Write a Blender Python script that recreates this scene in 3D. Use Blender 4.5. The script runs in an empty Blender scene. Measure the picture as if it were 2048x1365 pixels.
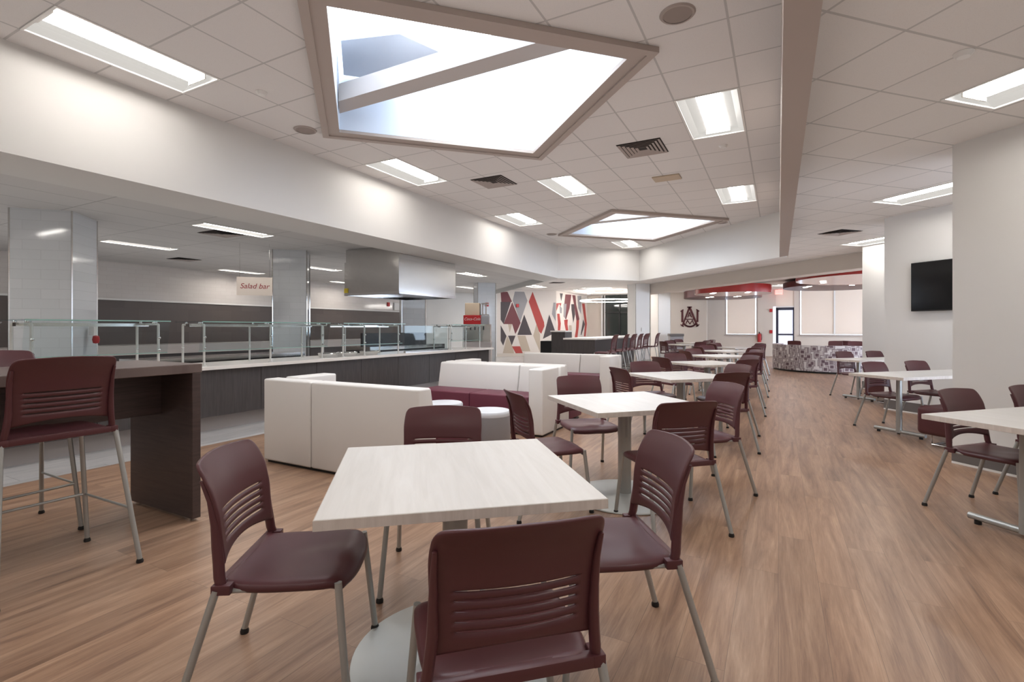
import bpy, bmesh, math, random
from mathutils import Vector, Matrix
from mathutils.geometry import tessellate_polygon
random.seed(7)
C = bpy.context.scene.collection
R = math.radians
S2 = math.sqrt(0.5)

# ------------------------------------------------------------------ materials
def srgb(r, g, b):
    f = lambda c: (c/255/12.92) if c/255 <= .04045 else ((c/255+.055)/1.055)**2.4
    return (f(r), f(g), f(b), 1)
def mat(name, col, rough=.5, metal=0., bump=0., bscale=80., vary=0., vscale=6., spec=.5):
    m = bpy.data.materials.new(name); m.use_nodes = True
    nt = m.node_tree; b = nt.nodes['Principled BSDF']
    b.inputs['Base Color'].default_value = col
    b.inputs['Roughness'].default_value = rough; b.inputs['Metallic'].default_value = metal
    b.inputs['Specular IOR Level'].default_value = spec
    tc = nt.nodes.new('ShaderNodeTexCoord')
    if vary:
        n = nt.nodes.new('ShaderNodeTexNoise'); n.inputs['Scale'].default_value = vscale
        nt.links.new(tc.outputs['Object'], n.inputs['Vector'])
        mx = nt.nodes.new('ShaderNodeMix'); mx.data_type = 'RGBA'
        mx.inputs['A'].default_value = tuple(c*(1-vary) for c in col[:3])+(1,)
        mx.inputs['B'].default_value = tuple(min(1, c*(1+vary)) for c in col[:3])+(1,)
        nt.links.new(n.outputs['Fac'], mx.inputs['Factor']); nt.links.new(mx.outputs['Result'], b.inputs['Base Color'])
    if bump:
        n = nt.nodes.new('ShaderNodeTexNoise'); n.inputs['Scale'].default_value = bscale
        nt.links.new(tc.outputs['Object'], n.inputs['Vector'])
        bp = nt.nodes.new('ShaderNodeBump'); bp.inputs['Strength'].default_value = bump
        nt.links.new(n.outputs['Fac'], bp.inputs['Height']); nt.links.new(bp.outputs['Normal'], b.inputs['Normal'])
    return m
def emis(name, col, s):
    m = bpy.data.materials.new(name); m.use_nodes = True
    b = m.node_tree.nodes['Principled BSDF']
    b.inputs['Base Color'].default_value = (.8, .8, .8, 1)
    b.inputs['Emission Color'].default_value = col; b.inputs['Emission Strength'].default_value = s
    return m
def coords(nt, swap=None, rot=0., scale=(1, 1, 1)):
    tc = nt.nodes.new('ShaderNodeTexCoord'); mp = nt.nodes.new('ShaderNodeMapping')
    mp.inputs['Rotation'].default_value = (0, 0, rot); mp.inputs['Scale'].default_value = scale
    nt.links.new(tc.outputs['Object'], mp.inputs['Vector'])
    out = mp.outputs['Vector']
    if swap:
        sp = nt.nodes.new('ShaderNodeSeparateXYZ'); cb = nt.nodes.new('ShaderNodeCombineXYZ')
        nt.links.new(out, sp.inputs[0])
        for i, ax in enumerate(swap): nt.links.new(sp.outputs[ax], cb.inputs[i])
        out = cb.outputs[0]
    return out
def mixc(nt, fac, a, b, blend='MIX'):
    mx = nt.nodes.new('ShaderNodeMix'); mx.data_type = 'RGBA'; mx.blend_type = blend
    if hasattr(fac, 'links'): nt.links.new(fac, mx.inputs['Factor'])
    else: mx.inputs['Factor'].default_value = fac
    for v, k in ((a, 'A'), (b, 'B')):
        if hasattr(v, 'links'): nt.links.new(v, mx.inputs[k])
        else: mx.inputs[k].default_value = v
    return mx.outputs['Result']
def brick(nt, vec, w, h, mortar, off, c1, c2, cm, bias=0.):
    b = nt.nodes.new('ShaderNodeTexBrick'); b.offset = off; b.squash = 1
    b.inputs['Scale'].default_value = 1; b.inputs['Brick Width'].default_value = w; b.inputs['Row Height'].default_value = h
    b.inputs['Mortar Size'].default_value = mortar; b.inputs['Mortar Smooth'].default_value = .1; b.inputs['Bias'].default_value = bias
    b.inputs['Color1'].default_value = c1; b.inputs['Color2'].default_value = c2; b.inputs['Mortar'].default_value = cm
    nt.links.new(vec, b.inputs['Vector'])
    return b
def ramp(nt, fac, stops):
    r = nt.nodes.new('ShaderNodeValToRGB'); e = r.color_ramp.elements
    while len(e) < len(stops): e.new(.5)
    for el, (p, c) in zip(e, stops): el.position = p; el.color = c
    nt.links.new(fac, r.inputs['Fac']); return r.outputs['Color']
def noise(nt, vec, scale, detail=4, dist=0., rough=.6):
    n = nt.nodes.new('ShaderNodeTexNoise'); n.inputs['Scale'].default_value = scale; n.inputs['Detail'].default_value = detail
    n.inputs['Distortion'].default_value = dist; n.inputs['Roughness'].default_value = rough
    nt.links.new(vec, n.inputs['Vector']); return n.outputs['Fac']
def bumpto(nt, h, s, d=.01):
    bp = nt.nodes.new('ShaderNodeBump'); bp.inputs['Strength'].default_value = s; bp.inputs['Distance'].default_value = d
    nt.links.new(h, bp.inputs['Height']); nt.links.new(bp.outputs['Normal'], nt.nodes['Principled BSDF'].inputs['Normal'])
def plank_floor():
    m = mat('wood plank floor', (1, 1, 1, 1), .33); nt = m.node_tree; b = nt.nodes['Principled BSDF']
    v = coords(nt, rot=R(90))
    br = brick(nt, v, 1.5, .18, .0009, .37, (0, 0, 0, 1), (1, 1, 1, 1), (.35, .35, .35, 1))
    vs = coords(nt, scale=(8, .55, 1))
    wv = nt.nodes.new('ShaderNodeVectorMath'); wv.operation = 'ADD'
    sc = nt.nodes.new('ShaderNodeVectorMath'); sc.operation = 'SCALE'; sc.inputs['Scale'].default_value = 9.
    nt.links.new(br.outputs['Color'], sc.inputs[0]); nt.links.new(vs, wv.inputs[0]); nt.links.new(sc.outputs[0], wv.inputs[1])
    g1 = noise(nt, wv.outputs[0], 1.6, 7, .7, .68)
    col = ramp(nt, g1, [(.24, srgb(96, 74, 60)), (.42, srgb(143, 112, 91)), (.57, srgb(164, 132, 108)), (.78, srgb(188, 158, 133))])
    tone = ramp(nt, br.outputs['Color'], [(0, (.90, .90, .91, 1)), (1, (1.05, 1.04, 1.03, 1))])
    col = mixc(nt, 1., col, tone, 'MULTIPLY')
    fine = noise(nt, coords(nt, scale=(70, 3, 1)), 2.2, 3)
    col = mixc(nt, 1., col, ramp(nt, fine, [(.3, (.86, .84, .83, 1)), (.65, (1.05, 1.05, 1.05, 1))]), 'MULTIPLY')
    seam = mixc(nt, br.outputs['Fac'], col, srgb(112, 90, 74))
    nt.links.new(seam, b.inputs['Base Color'])
    bumpto(nt, fine, .08, .002)
    return m
def tile_floor():
    m = mat('grey plank tile floor', (1, 1, 1, 1), .3); nt = m.node_tree; b = nt.nodes['Principled BSDF']
    br = brick(nt, coords(nt, rot=R(90)), 1.2, .3, .003, .5, srgb(176, 173, 171), srgb(198, 195, 193), srgb(150, 147, 145))
    g = noise(nt, coords(nt, scale=(8, 1.5, 1)), 2, 4)
    col = mixc(nt, 1., br.outputs['Color'], ramp(nt, g, [(.3, (.82, .82, .84, 1)), (.7, (1.08, 1.07, 1.06, 1))]), 'MULTIPLY')
    nt.links.new(col, b.inputs['Base Color']); return m
def ceiling_mat(name, w, ox, oy, rot, base):
    m = mat(name, base, .95, spec=.1); nt = m.node_tree; b = nt.nodes['Principled BSDF']
    tc = nt.nodes.new('ShaderNodeTexCoord'); mp = nt.nodes.new('ShaderNodeMapping'); mp.vector_type = 'TEXTURE'
    mp.inputs['Location'].default_value = (ox, oy, 0); mp.inputs['Rotation'].default_value = (0, 0, rot)
    nt.links.new(tc.outputs['Object'], mp.inputs['Vector'])
    dk = tuple(c*.70 for c in base[:3])+(1,)
    br = brick(nt, mp.outputs['Vector'], w, .6096, .0095, 0., base, tuple(c*.97 for c in base[:3])+(1,), dk)
    sp = noise(nt, mp.outputs['Vector'], 160, 2)
    col = mixc(nt, 1., br.outputs['Color'], ramp(nt, sp, [(.25, (.9, .9, .9, 1)), (.45, (1, 1, 1, 1))]), 'MULTIPLY')
    nt.links.new(col, b.inputs['Base Color']); return m
def wall_tile(name, swap, rot, c1, c2, cm, w=.305, h=.102):
    m = mat(name, c1, .08); nt = m.node_tree; b = nt.nodes['Principled BSDF']
    v = coords(nt, swap, rot)
    br = brick(nt, v, w, h, .0022, .5, c1, c2, cm)
    nt.links.new(br.outputs['Color'], b.inputs['Base Color'])
    inv = nt.nodes.new('ShaderNodeMath'); inv.operation = 'SUBTRACT'; inv.inputs[0].default_value = 1
    nt.links.new(br.outputs['Fac'], inv.inputs[1]); bumpto(nt, inv.outputs[0], .25, .002)
    return m
def grain_mat(name, stops, scale, rough=.4, nscale=2.):
    m = mat(name, (1, 1, 1, 1), rough); nt = m.node_tree
    g = noise(nt, coords(nt, scale=scale), nscale, 5, .6)
    nt.links.new(ramp(nt, g, stops), nt.nodes['Principled BSDF'].inputs['Base Color']); return m
def glass_mat(name, tint, refl=.09):
    m = bpy.data.materials.new(name); m.use_nodes = True; nt = m.node_tree; nt.nodes.clear()
    o = nt.nodes.new('ShaderNodeOutputMaterial'); t = nt.nodes.new('ShaderNodeBsdfTransparent'); t.inputs[0].default_value = tint
    g = nt.nodes.new('ShaderNodeBsdfGlossy'); g.inputs['Roughness'].default_value = .03
    lw = nt.nodes.new('ShaderNodeLayerWeight'); pw = nt.nodes.new('ShaderNodeMath'); pw.operation = 'POWER'; pw.inputs[1].default_value = 4
    f = nt.nodes.new('ShaderNodeMath'); f.operation = 'MULTIPLY_ADD'; f.inputs[1].default_value = .45; f.inputs[2].default_value = .035
    nt.links.new(lw.outputs['Facing'], pw.inputs[0]); nt.links.new(pw.outputs[0], f.inputs[0])
    mx = nt.nodes.new('ShaderNodeMixShader')
    nt.links.new(f.outputs[0], mx.inputs[0]); nt.links.new(t.outputs[0], mx.inputs[1]); nt.links.new(g.outputs[0], mx.inputs[2])
    nt.links.new(mx.outputs[0], o.inputs[0]); return m
def booth_mat():
    m = mat('patterned fabric', (1, 1, 1, 1), .6); nt = m.node_tree
    vo = nt.nodes.new('ShaderNodeTexVoronoi'); vo.inputs['Scale'].default_value = 6.5; vo.distance = 'CHEBYCHEV'
    nt.links.new(coords(nt), vo.inputs['Vector'])
    col = ramp(nt, vo.outputs['Distance'], [(.0, srgb(92, 70, 76)), (.26, srgb(112, 92, 98)), (.34, srgb(205, 196, 192)), (.48, srgb(120, 102, 106)), (.62, srgb(215, 208, 205))])
    nt.links.new(col, nt.nodes['Principled BSDF'].inputs['Base Color']); return m
def blind_mat():
    m = bpy.data.materials.new('roller blind fabric'); m.use_nodes = True; nt = m.node_tree; nt.nodes.clear()
    o = nt.nodes.new('ShaderNodeOutputMaterial'); d = nt.nodes.new('ShaderNodeBsdfDiffuse'); t = nt.nodes.new('ShaderNodeBsdfTranslucent')
    d.inputs[0].default_value = srgb(224, 212, 200); t.inputs[0].default_value = srgb(224, 210, 198)
    mx = nt.nodes.new('ShaderNodeMixShader'); mx.inputs[0].default_value = .30
    nt.links.new(d.outputs[0], mx.inputs[1]); nt.links.new(t.outputs[0], mx.inputs[2]); nt.links.new(mx.outputs[0], o.inputs[0]); return m

M = {}
M['floor'] = plank_floor(); M['tilefloor'] = tile_floor()
M['paint'] = mat('white wall paint', srgb(226, 223, 219), .7, vary=.015, vscale=2)
M['paintwarm'] = mat('warm wall paint', srgb(208, 197, 186), .75, vary=.015, vscale=2)
M['trimgrey'] = mat('greige trim paint', srgb(176, 163, 155), .6)
M['gyp'] = mat('plain soffit underside', srgb(194, 187, 183), .85)
M['ceil'] = ceiling_mat('ceiling tile grid', .6096, -.335, 5.30, 0, srgb(224, 219, 216))
M['ceilr'] = ceiling_mat('ceiling tile grid diagonal', .6096, 1.10, 5.02, R(45), srgb(222, 216, 211))
M['kceil'] = ceiling_mat('kitchen ceiling tile', 1.2192, -7.5, 4.3, R(90), srgb(206, 202, 199))
M['wtile'] = wall_tile('white subway tile diagonal', (0, 2, 1), R(-45), srgb(204, 206, 208), srgb(209, 210, 212), srgb(190, 191, 193), w=.40, h=.13)
M['btile'] = wall_tile('white subway tile', (1, 2, 0), 0, srgb(206, 198, 193), srgb(209, 202, 197), srgb(195, 187, 182))
M['dtile'] = wall_tile('dark slate tile', (1, 2, 0), 0, srgb(90, 80, 76), srgb(98, 88, 84), srgb(84, 75, 71), .6, .3); M['dtile'].node_tree.nodes['Principled BSDF'].inputs['Roughness'].default_value = .45
M['dtile2'] = mat('charcoal panel', srgb(54, 52, 52), .4, vary=.1)
M['maroon'] = mat('maroon moulded plastic', srgb(81, 44, 47), .38, bump=.03, bscale=350)
M['seatmar'] = mat('maroon vinyl', srgb(98, 42, 58), .5, bump=.03, bscale=200)
M['leg'] = mat('silver painted steel', srgb(170, 170, 166), .36, .5)
M['steel'] = mat('brushed stainless steel', srgb(212, 210, 207), .17, 1., vary=.05, vscale=20)
M['satin'] = mat('satin post steel', srgb(214, 213, 208), .35, .55)
M['chrome'] = mat('polished chrome', srgb(225, 225, 225), .12, 1.)
M['disc'] = mat('pale grey metal base', srgb(205, 207, 204), .42, .35)
M['black'] = mat('black plastic', srgb(22, 22, 23), .4)
M['screen'] = mat('dark television screen', srgb(10, 10, 11), .12)
M['top'] = grain_mat('white wood laminate', [(.2, srgb(210, 206, 200)), (.5, srgb(219, 215, 210)), (.8, srgb(226, 223, 219))], (14, 1.0, 1), .35)
M['edge'] = grain_mat('laminate edge band', [(.3, srgb(196, 184, 174)), (.7, srgb(214, 203, 194))], (20, 20, 2), .45)
M['bar'] = grain_mat('dark brown laminate', [(.3, srgb(60, 48, 46)), (.7, srgb(78, 64, 61))], (2, 2, 30), .42)
M['bartop'] = grain_mat('dark brown laminate top', [(.3, srgb(92, 78, 74)), (.7, srgb(112, 97, 92))], (30, 2, 1), .35)
M['cab'] = grain_mat('charcoal wood laminate', [(.3, srgb(58, 54, 54)), (.7, srgb(76, 71, 70))], (30, 30, 1.5), .45)
M['quartz'] = mat('white quartz', srgb(224, 218, 211), .25, vary=.02, vscale=30)
M['toe'] = mat('pale tiled kick', srgb(172, 164, 160), .3)
M['vinyl'] = mat('white vinyl upholstery', srgb(220, 215, 210), .45, bump=.02, bscale=150)
M['grey'] = mat('grey vinyl', srgb(150, 148, 150), .5)
M['ltgrey'] = mat('pale grey vinyl top', srgb(205, 205, 208), .45)
M['glass'] = glass_mat('guard glass', (.84, .90, .91, 1)); M['gedge'] = mat('green glass edge', srgb(130, 165, 155), .15)
M['dglass'] = mat('dark storefront glass', srgb(52, 56, 54), .06)
M['lamp'] = emis('fluorescent lens', (1, .96, .91, 1), 12.0)
M['lampk'] = emis('kitchen fluorescent lens', (1, .95, .89, 1), 21.0)
M['refl'] = emis('troffer reflector painted glow', (1, .96, .9, 1), .34); M['refl'].node_tree.nodes['Principled BSDF'].inputs['Base Color'].default_value = (.05, .05, .05, 1)  # near-black base; weak glow stands in for lamp light on the reflector
M['down'] = emis('downlight lens', (1, .95, .86, 1), 14.)
M['sky'] = emis('skylight acrylic', (.90, .95, 1, 1), 6.0)
M['white'] = mat('white enamel', srgb(225, 222, 218), .4)
M['well'] = mat('well paint with sky tint', srgb(214, 224, 238), .7)  # blue of the sky light is put into the well colour
M['vent'] = mat('vent louvre', srgb(168, 156, 150), .5); M['ventdk'] = mat('vent recess', srgb(58, 53, 52), .7)
M['beige'] = mat('beige plastic', srgb(190, 172, 150), .5)
M['red'] = mat('signal red', srgb(178, 38, 40), .4); M['redlit'] = emis('lit exit red', (1, .09, .05, 1), 1.6)
M['cloud'] = mat('glossy red panel', srgb(150, 42, 38), .22); M['cloudb'] = mat('pale soffit panel', srgb(186, 150, 140), .2); M['cloudd'] = mat('dark maroon panel', srgb(80, 42, 42), .4)
M['booth'] = booth_mat(); M['blind'] = blind_mat()
M['navy'] = mat('dark door frame', srgb(46, 46, 62), .4)
M['dglow'] = emis('daylit glass', (.72, .76, 1, 1), .42)
M['basebd'] = mat('grey rubber baseboard', srgb(104, 99, 96), .5)
M['logo'] = mat('maroon emblem', srgb(84, 36, 40), .5); M['script'] = mat('red script lettering', srgb(150, 50, 52), .5)
M['sign'] = mat('cream sign board', srgb(222, 210, 200), .5)
M['m_red'] = mat('mural red', srgb(172, 70, 64), .6); M['m_mar'] = mat('mural maroon', srgb(112, 62, 66), .6); M['m_dk'] = mat('mural charcoal', srgb(76, 68, 70), .6)
M['m_gr'] = mat('mural grey', srgb(148, 144, 146), .6); M['m_tan'] = mat('mural tan', srgb(184, 168, 150), .6); M['m_wh'] = mat('mural white', srgb(218, 208, 200), .6)

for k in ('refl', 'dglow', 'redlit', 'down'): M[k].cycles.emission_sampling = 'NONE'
# ------------------------------------------------------------------ mesh helpers
class MB:
    def __init__(s): s.v = []; s.f = []; s.mi = []
    def add(s, vs, fs, mi=0):
        o = len(s.v); s.v += [tuple(p) for p in vs]; s.f += [tuple(i+o for i in f) for f in fs]; s.mi += [mi]*len(fs); return s
    def box(s, x0, x1, y0, y1, z0, z1, mi=0, X=None):
        vs = [Vector((x, y, z)) for z in (z0, z1) for y in (y0, y1) for x in (x0, x1)]
        if X: vs = [X @ p for p in vs]
        return s.add(vs, [(0, 2, 3, 1), (4, 5, 7, 6), (0, 1, 5, 4), (2, 6, 7, 3), (0, 4, 6, 2), (1, 3, 7, 5)], mi)
    def prism(s, poly, z0, z1, mi=0, caps=True):
        n = len(poly)
        if sum(poly[i][0]*poly[(i+1) % n][1]-poly[(i+1) % n][0]*poly[i][1] for i in range(n)) < 0: poly = poly[::-1]
        vs = [(p[0], p[1], z0) for p in poly]+[(p[0], p[1], z1) for p in poly]
        fs = [(i, (i+1) % n, n+(i+1) % n, n+i) for i in range(n)]
        if caps: fs += [tuple(range(n-1, -1, -1)), tuple(range(n, 2*n))]
        return s.add(vs, fs, mi)
    def tube(s, pts, r, n=10, mi=0, r2=None, close=False):
        pts = [Vector(p) for p in pts]; rings = []; L = len(pts)
        for i, p in enumerate(pts):
            if close: d = (pts[(i+1) % L]-pts[i-1])
            else: d = (pts[min(i+1, L-1)]-pts[max(i-1, 0)])
            d.normalize(); a = Vector((0, 0, 1)) if abs(d.z) < .9 else Vector((0, 1, 0))
            u = d.cross(a).normalized(); w = d.cross(u)
            rr = r if r2 is None else r+(r2-r)*i/max(1, L-1)
            rings.append([p+(u*math.cos(t*2*math.pi/n)+w*math.sin(t*2*math.pi/n))*rr for t in range(n)])
        vs = [p for rg in rings for p in rg]; fs = []
        for i in range(L if close else L-1):
            for t in range(n):
                a, b = i*n+t, i*n+(t+1) % n; c, d = ((i+1) % L)*n+(t+1) % n, ((i+1) % L)*n+t
                fs.append((a, d, c, b))
        if not close: fs += [tuple(range(n)), tuple(range((L-1)*n, L*n))[::-1]]
        return s.add(vs, fs, mi)
    def lathe(s, prof, n=32, at=(0, 0, 0), mi=0):
        vs = []; fs = []; k = len(prof)
        for t in range(n):
            a = t*2*math.pi/n
            vs += [(at[0]+r*math.cos(a), at[1]+r*math.sin(a), at[2]+z) for r, z in prof]
        for t in range(n):
            for i in range(k-1):
                a, b = t*k+i, ((t+1) % n)*k+i; fs.append((a, b, b+1, a+1))
        return s.add(vs, fs, mi)
    def ball(s, c, r, n=8, mi=0):
        return s.lathe([(max(1e-4, r*math.sin(math.pi*i/n)), -r*math.cos(math.pi*i/n)) for i in range(n+1)], n*2, c, mi)
    def build(s, name, mats, parent=None, smooth=False, bevel=0., seg=2, loc=None, rot=0.):
        me = bpy.data.meshes.new(name); me.from_pydata(s.v, [], s.f)
        if not isinstance(mats, (list, tuple)): mats = [mats]
        for m in mats: me.materials.append(m)
        if len(mats) > 1: me.polygons.foreach_set('material_index', s.mi)
        me.validate(); me.update()
        bm = bmesh.new(); bm.from_mesh(me); bmesh.ops.recalc_face_normals(bm, faces=bm.faces); bm.to_mesh(me); bm.free()
        o = bpy.data.objects.new(name, me); C.objects.link(o)
        if parent: o.parent = parent
        if loc: o.location = loc
        if rot: o.rotation_euler = (0, 0, rot)
        if bevel:
            b = o.modifiers.new('b', 'BEVEL'); b.width = bevel; b.segments = seg; b.limit_method = 'ANGLE'; bake(o)
        if smooth: shade(o)
        return o
def bake(o):
    dg = bpy.context.evaluated_depsgraph_get(); dg.update()
    me = bpy.data.meshes.new_from_object(o.evaluated_get(dg)); old = o.data; o.modifiers.clear(); o.data = me; me.name = old.name
def shade(o, ang=40):
    me = o.data
    me.polygons.foreach_set('use_smooth', [True]*len(me.polygons))
    me.set_sharp_from_angle(angle=R(ang))
def tag(o, label, cat, group=None, kind=None):
    o['label'] = label; o['category'] = cat
    if group: o['group'] = group
    if kind: o['kind'] = kind
    return o
def thing(name, label, cat, loc=(0, 0, 0), rz=0., group=None):
    o = bpy.data.objects.new(name, None); C.objects.link(o); o.location = loc; o.rotation_euler = (0, 0, rz); o.empty_display_size = .1
    return tag(o, label, cat, group)
def dup(root, loc, rz, label, group=None):
    r = root.copy(); C.objects.link(r); r.location = loc; r.rotation_euler = (0, 0, rz); r['label'] = label
    if group: r['group'] = group
    for ch in list(root.children):
        c = ch.copy(); C.objects.link(c); c.parent = r
        for g in ch.children:
            d = g.copy(); C.objects.link(d); d.parent = c
    return r
def struct(o):
    o['kind'] = 'structure'; return o
def wallseg(name, a, b, z0, z1, m, th=.1, side=1):
    ax, ay = a; bx, by = b; L = math.hypot(bx-ax, by-ay); nx, ny = -(by-ay)/L*th*side, (bx-ax)/L*th*side
    return struct(MB().prism([(ax, ay), (bx, by), (bx+nx, by+ny), (ax+nx, ay+ny)], z0, z1).build(name, m))
def flatpoly(name, outer, holes, z, m):
    loops = [[Vector((p[0], p[1], 0)) for p in outer]]+[[Vector((p[0], p[1], 0)) for p in h] for h in holes]
    tris = tessellate_polygon(loops); vs = [(p.x, p.y, z) for l in loops for p in l]
    return struct(MB().add(vs, tris).build(name, m))
def text(name, body, size, m, parent, mtx, ext=.002, shear=0., align='CENTER'):
    cu = bpy.data.curves.new(name, 'FONT'); cu.body = body; cu.size = size; cu.extrude = ext; cu.shear = shear
    cu.align_x = align; cu.align_y = 'CENTER'; cu.materials.append(m)
    o = bpy.data.objects.new(name, cu); C.objects.link(o)
    dg = bpy.context.evaluated_depsgraph_get(); dg.update(); me = bpy.data.meshes.new_from_object(o.evaluated_get(dg))
    bpy.data.objects.remove(o); o = bpy.data.objects.new(name, me); C.objects.link(o)
    if not me.materials: me.materials.append(m)
    o.parent = parent; o.matrix_local = mtx; return o

# ------------------------------------------------------------------ levels
ZT, ZB, ZR, ZK = 3.63, 2.72, 3.07, 2.88
P0 = (-5.51, -4.0); P1 = (-5.51, 13.15); P2 = (-3.66, 15.0); P3 = (.02, 11.32); P4 = (.02, -4.0)

# floor
FX = -5.6
struct(MB().box(FX, 7, -4, 27, -.05, 0).build('floor', M['floor']))
struct(MB().box(-14.5, FX, -4, 27, -.05, 0).build('floor.001', M['tilefloor']))

# ------------------------------------------------------------------ ceiling lights (recess holes first)
TR = []      # (x, y, z, along_angle, length, width, label, group, material)
g1 = 'strip lights in the raised tile ceiling'
for x, y, lab in ((-4.905, 2.25, 'recessed ceiling light closest to the camera, over the pale bulkhead'),
                  (-4.905, 5.91, 'recessed ceiling light beside the tip of the big skylight along the bulkhead'),
                  (-4.905, 9.57, 'recessed ceiling light farthest along the bulkhead by the serving side'),
                  (-3.075, 7.74, 'recessed ceiling light between the two skylights'),
                  (-.64, 5.91, 'recessed ceiling light next to the louvred vent, close to the thin ceiling fin'),
                  (-.64, 9.57, 'recessed ceiling light between the far skylight and the thin ceiling fin'),
                  (-3.69, 13.75, 'recessed ceiling light behind the far skylight, near the angled corner')):
    TR.append((x, y, ZT, 90, 1.2192, .6096, lab, g1, 'lamp'))
for x, y, lab in ((-4.905, -1.41, 'added ceiling light behind the camera along the bulkhead'), (-.64, 2.25, 'added ceiling light out of view overhead beside the thin fin'), (-.64, -1.41, 'added ceiling light behind the camera beside the thin fin'), (-3.075, -1.41, 'added ceiling light behind the camera in the middle of the raised ceiling')):  # extra out-of-view lights, added to brighten the foreground
    TR.append((x, y, ZT, 90, 1.2192, .6096, lab, g1, 'lamp'))
g2 = 'strip lights over the wall tables'
for (x, y), lab in (((1.75, 4.76), 'diagonal ceiling light nearest the camera over the wall tables'),
                    ((1.7, .9), 'added diagonal ceiling light behind the camera over the wall tables'),  # extra light out of view, added to brighten the near seats
                    ((1.78, 8.34), 'diagonal ceiling light in front of the television bay'),
                    ((1.78, 12.4), 'diagonal ceiling light farthest away over the wall tables')):
    TR.append((x, y, ZR, -45, 1.2192, .6096, lab, g2, 'lamp'))
g3 = 'strip lights in the kitchen ceiling'
for x, y, lab in ((-7.75, .9, 'added unseen kitchen ceiling light before the first tiled column'), (-7.75, -2.1, 'added kitchen ceiling light behind the camera over the counter'), (-10.7, .9, 'added unseen kitchen ceiling light deeper in before the first column'),  # three unseen lights added to brighten the kitchen front and columns
                  (-7.75, 5.05, 'kitchen ceiling light in front of the salad bar sign'),
                  (-10.7, 5.1, 'kitchen ceiling light beside the nearest tiled column'),
                  (-7.95, 12.45, 'kitchen ceiling light just past the exhaust hood'),
                  (-10.65, 9.3, 'kitchen ceiling light behind the tiled column with the sign'),
                  (-10.6, 16.3, 'kitchen ceiling light above the drinks machine'),
                  (-13.2, 8.8, 'kitchen ceiling light against the back wall over the sign'),
                  (-13.2, 12.6, 'kitchen ceiling light against the back wall left of the hood')):
    TR.append((x, y, ZK, 90, 1.2192, .36, lab, g3, 'lampk'))
g4 = 'strip lights in the far lobby ceiling'
for x, y, a, lab in ((-9.1, 19.2, 90, 'lobby ceiling light in front of the triangle mural'),
                  (-7.0, 21.0, 0, 'lobby ceiling light over the far bar counter'),
                  (-6.3, 16.4, 45, 'lobby ceiling light just under the angled bulkhead corner')):
    TR.append((x, y, ZR, a, 1.2192, .6096, lab, g4, 'lampk'))
g5 = 'added strip lights in the far dining ceiling'
for x, y, lab in ((-1.9, 20.0, 'added far dining ceiling light in front of the emblem wall'), (.4, 18.0, 'added far dining ceiling light before the red discs'), (.2, 23.6, 'added far dining ceiling light closest to the glass door'), (4.6, 19.5, 'added far dining ceiling light beyond the curved booth'), (-4.2, 22.0, 'added far dining ceiling light between the two lobby columns')):  # lights added around and behind the beam to brighten the far area
    TR.append((x, y, ZR, 45, 1.2192, .6096, lab, g5, 'lamp'))
def rect(x, y, a, L, W, e=.0):
    ca, sa = math.cos(R(a)), math.sin(R(a)); l, w = L/2-e, W/2-e
    return [(x+ca*u-sa*v, y+sa*u+ca*v) for u, v in ((-l, -w), (l, -w), (l, w), (-l, w))]
def holes(z): return [rect(t[0], t[1], t[3], t[4], t[5], .012) for t in TR if abs(t[2]-z) < .01]
SK = ((-2.84, 4.23, 1.70), (-2.87, 11.5, 1.68))
dia = lambda x, y, h: [(x-h, y), (x, y-h), (x+h, y), (x, y+h)]
upper = flatpoly('ceiling', [P0, P4, P3, P2, P1], holes(ZT)+[dia(*s) for s in SK], ZT, M['ceil'])
BK = -6.30
KA = (BK, 13.15+(P1[0]-BK)); KB = (KA[0]-5.2, KA[1]+5.2)
flatpoly('ceiling.001', [(-14.5, -4), (BK, -4), KA, KB, (-14.5, KB[1])], holes(ZK), ZK, M['kceil'])
K1 = (P1[0]-6., P1[1]+6.)
flatpoly('ceiling.002', [(.17, -4), (7, -4), (7, 27), (-14.5, 27), (-14.5, 21.5), K1, P1, P2, (.17, 11.17)], holes(ZR), ZR, M['ceilr'])
# bulkhead round the raised ceiling: faces and undersides
def bulk(name, poly, z0, z1, m): return struct(MB().prism(poly, z0, z1).build(name, m))
bulk('wall_kitchen_bulkhead', [P0, P1, K1, (K1[0]-.6, K1[1]), KB, KA, (BK, -4)], ZB, ZT+.05, mat('soffit paint', srgb(212, 209, 205), .8, vary=.01))
bulk('wall_far_bulkhead', [P1, P2, (P2[0], P2[1]+.18), (P1[0]-.12, P1[1]+.06)], ZB, ZT+.05, M['paint'])
bulk('wall_far_bulkhead.001', [P2, P3, (P3[0]+.13, P3[1]+.02), (P2[0], P2[1]+.18)], ZB, ZT+.05, M['paint'])
bulk('trim_ceiling_fin', [(.02, -4), (.17, -4), (.17, 11.19), (.02, 11.32)], ZB, ZT+.05, M['trimgrey'])
# deep bulkhead beam farther back
d0 = 15.75
def onl(x, d=d0): return (x, d-x)
bulk('wall_back_beam', [onl(-4.9), onl(3.2), onl(3.2, d0+.7), onl(-4.9, d0+.7)], ZB-.02, ZR-.002, M['paintwarm'])

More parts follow.
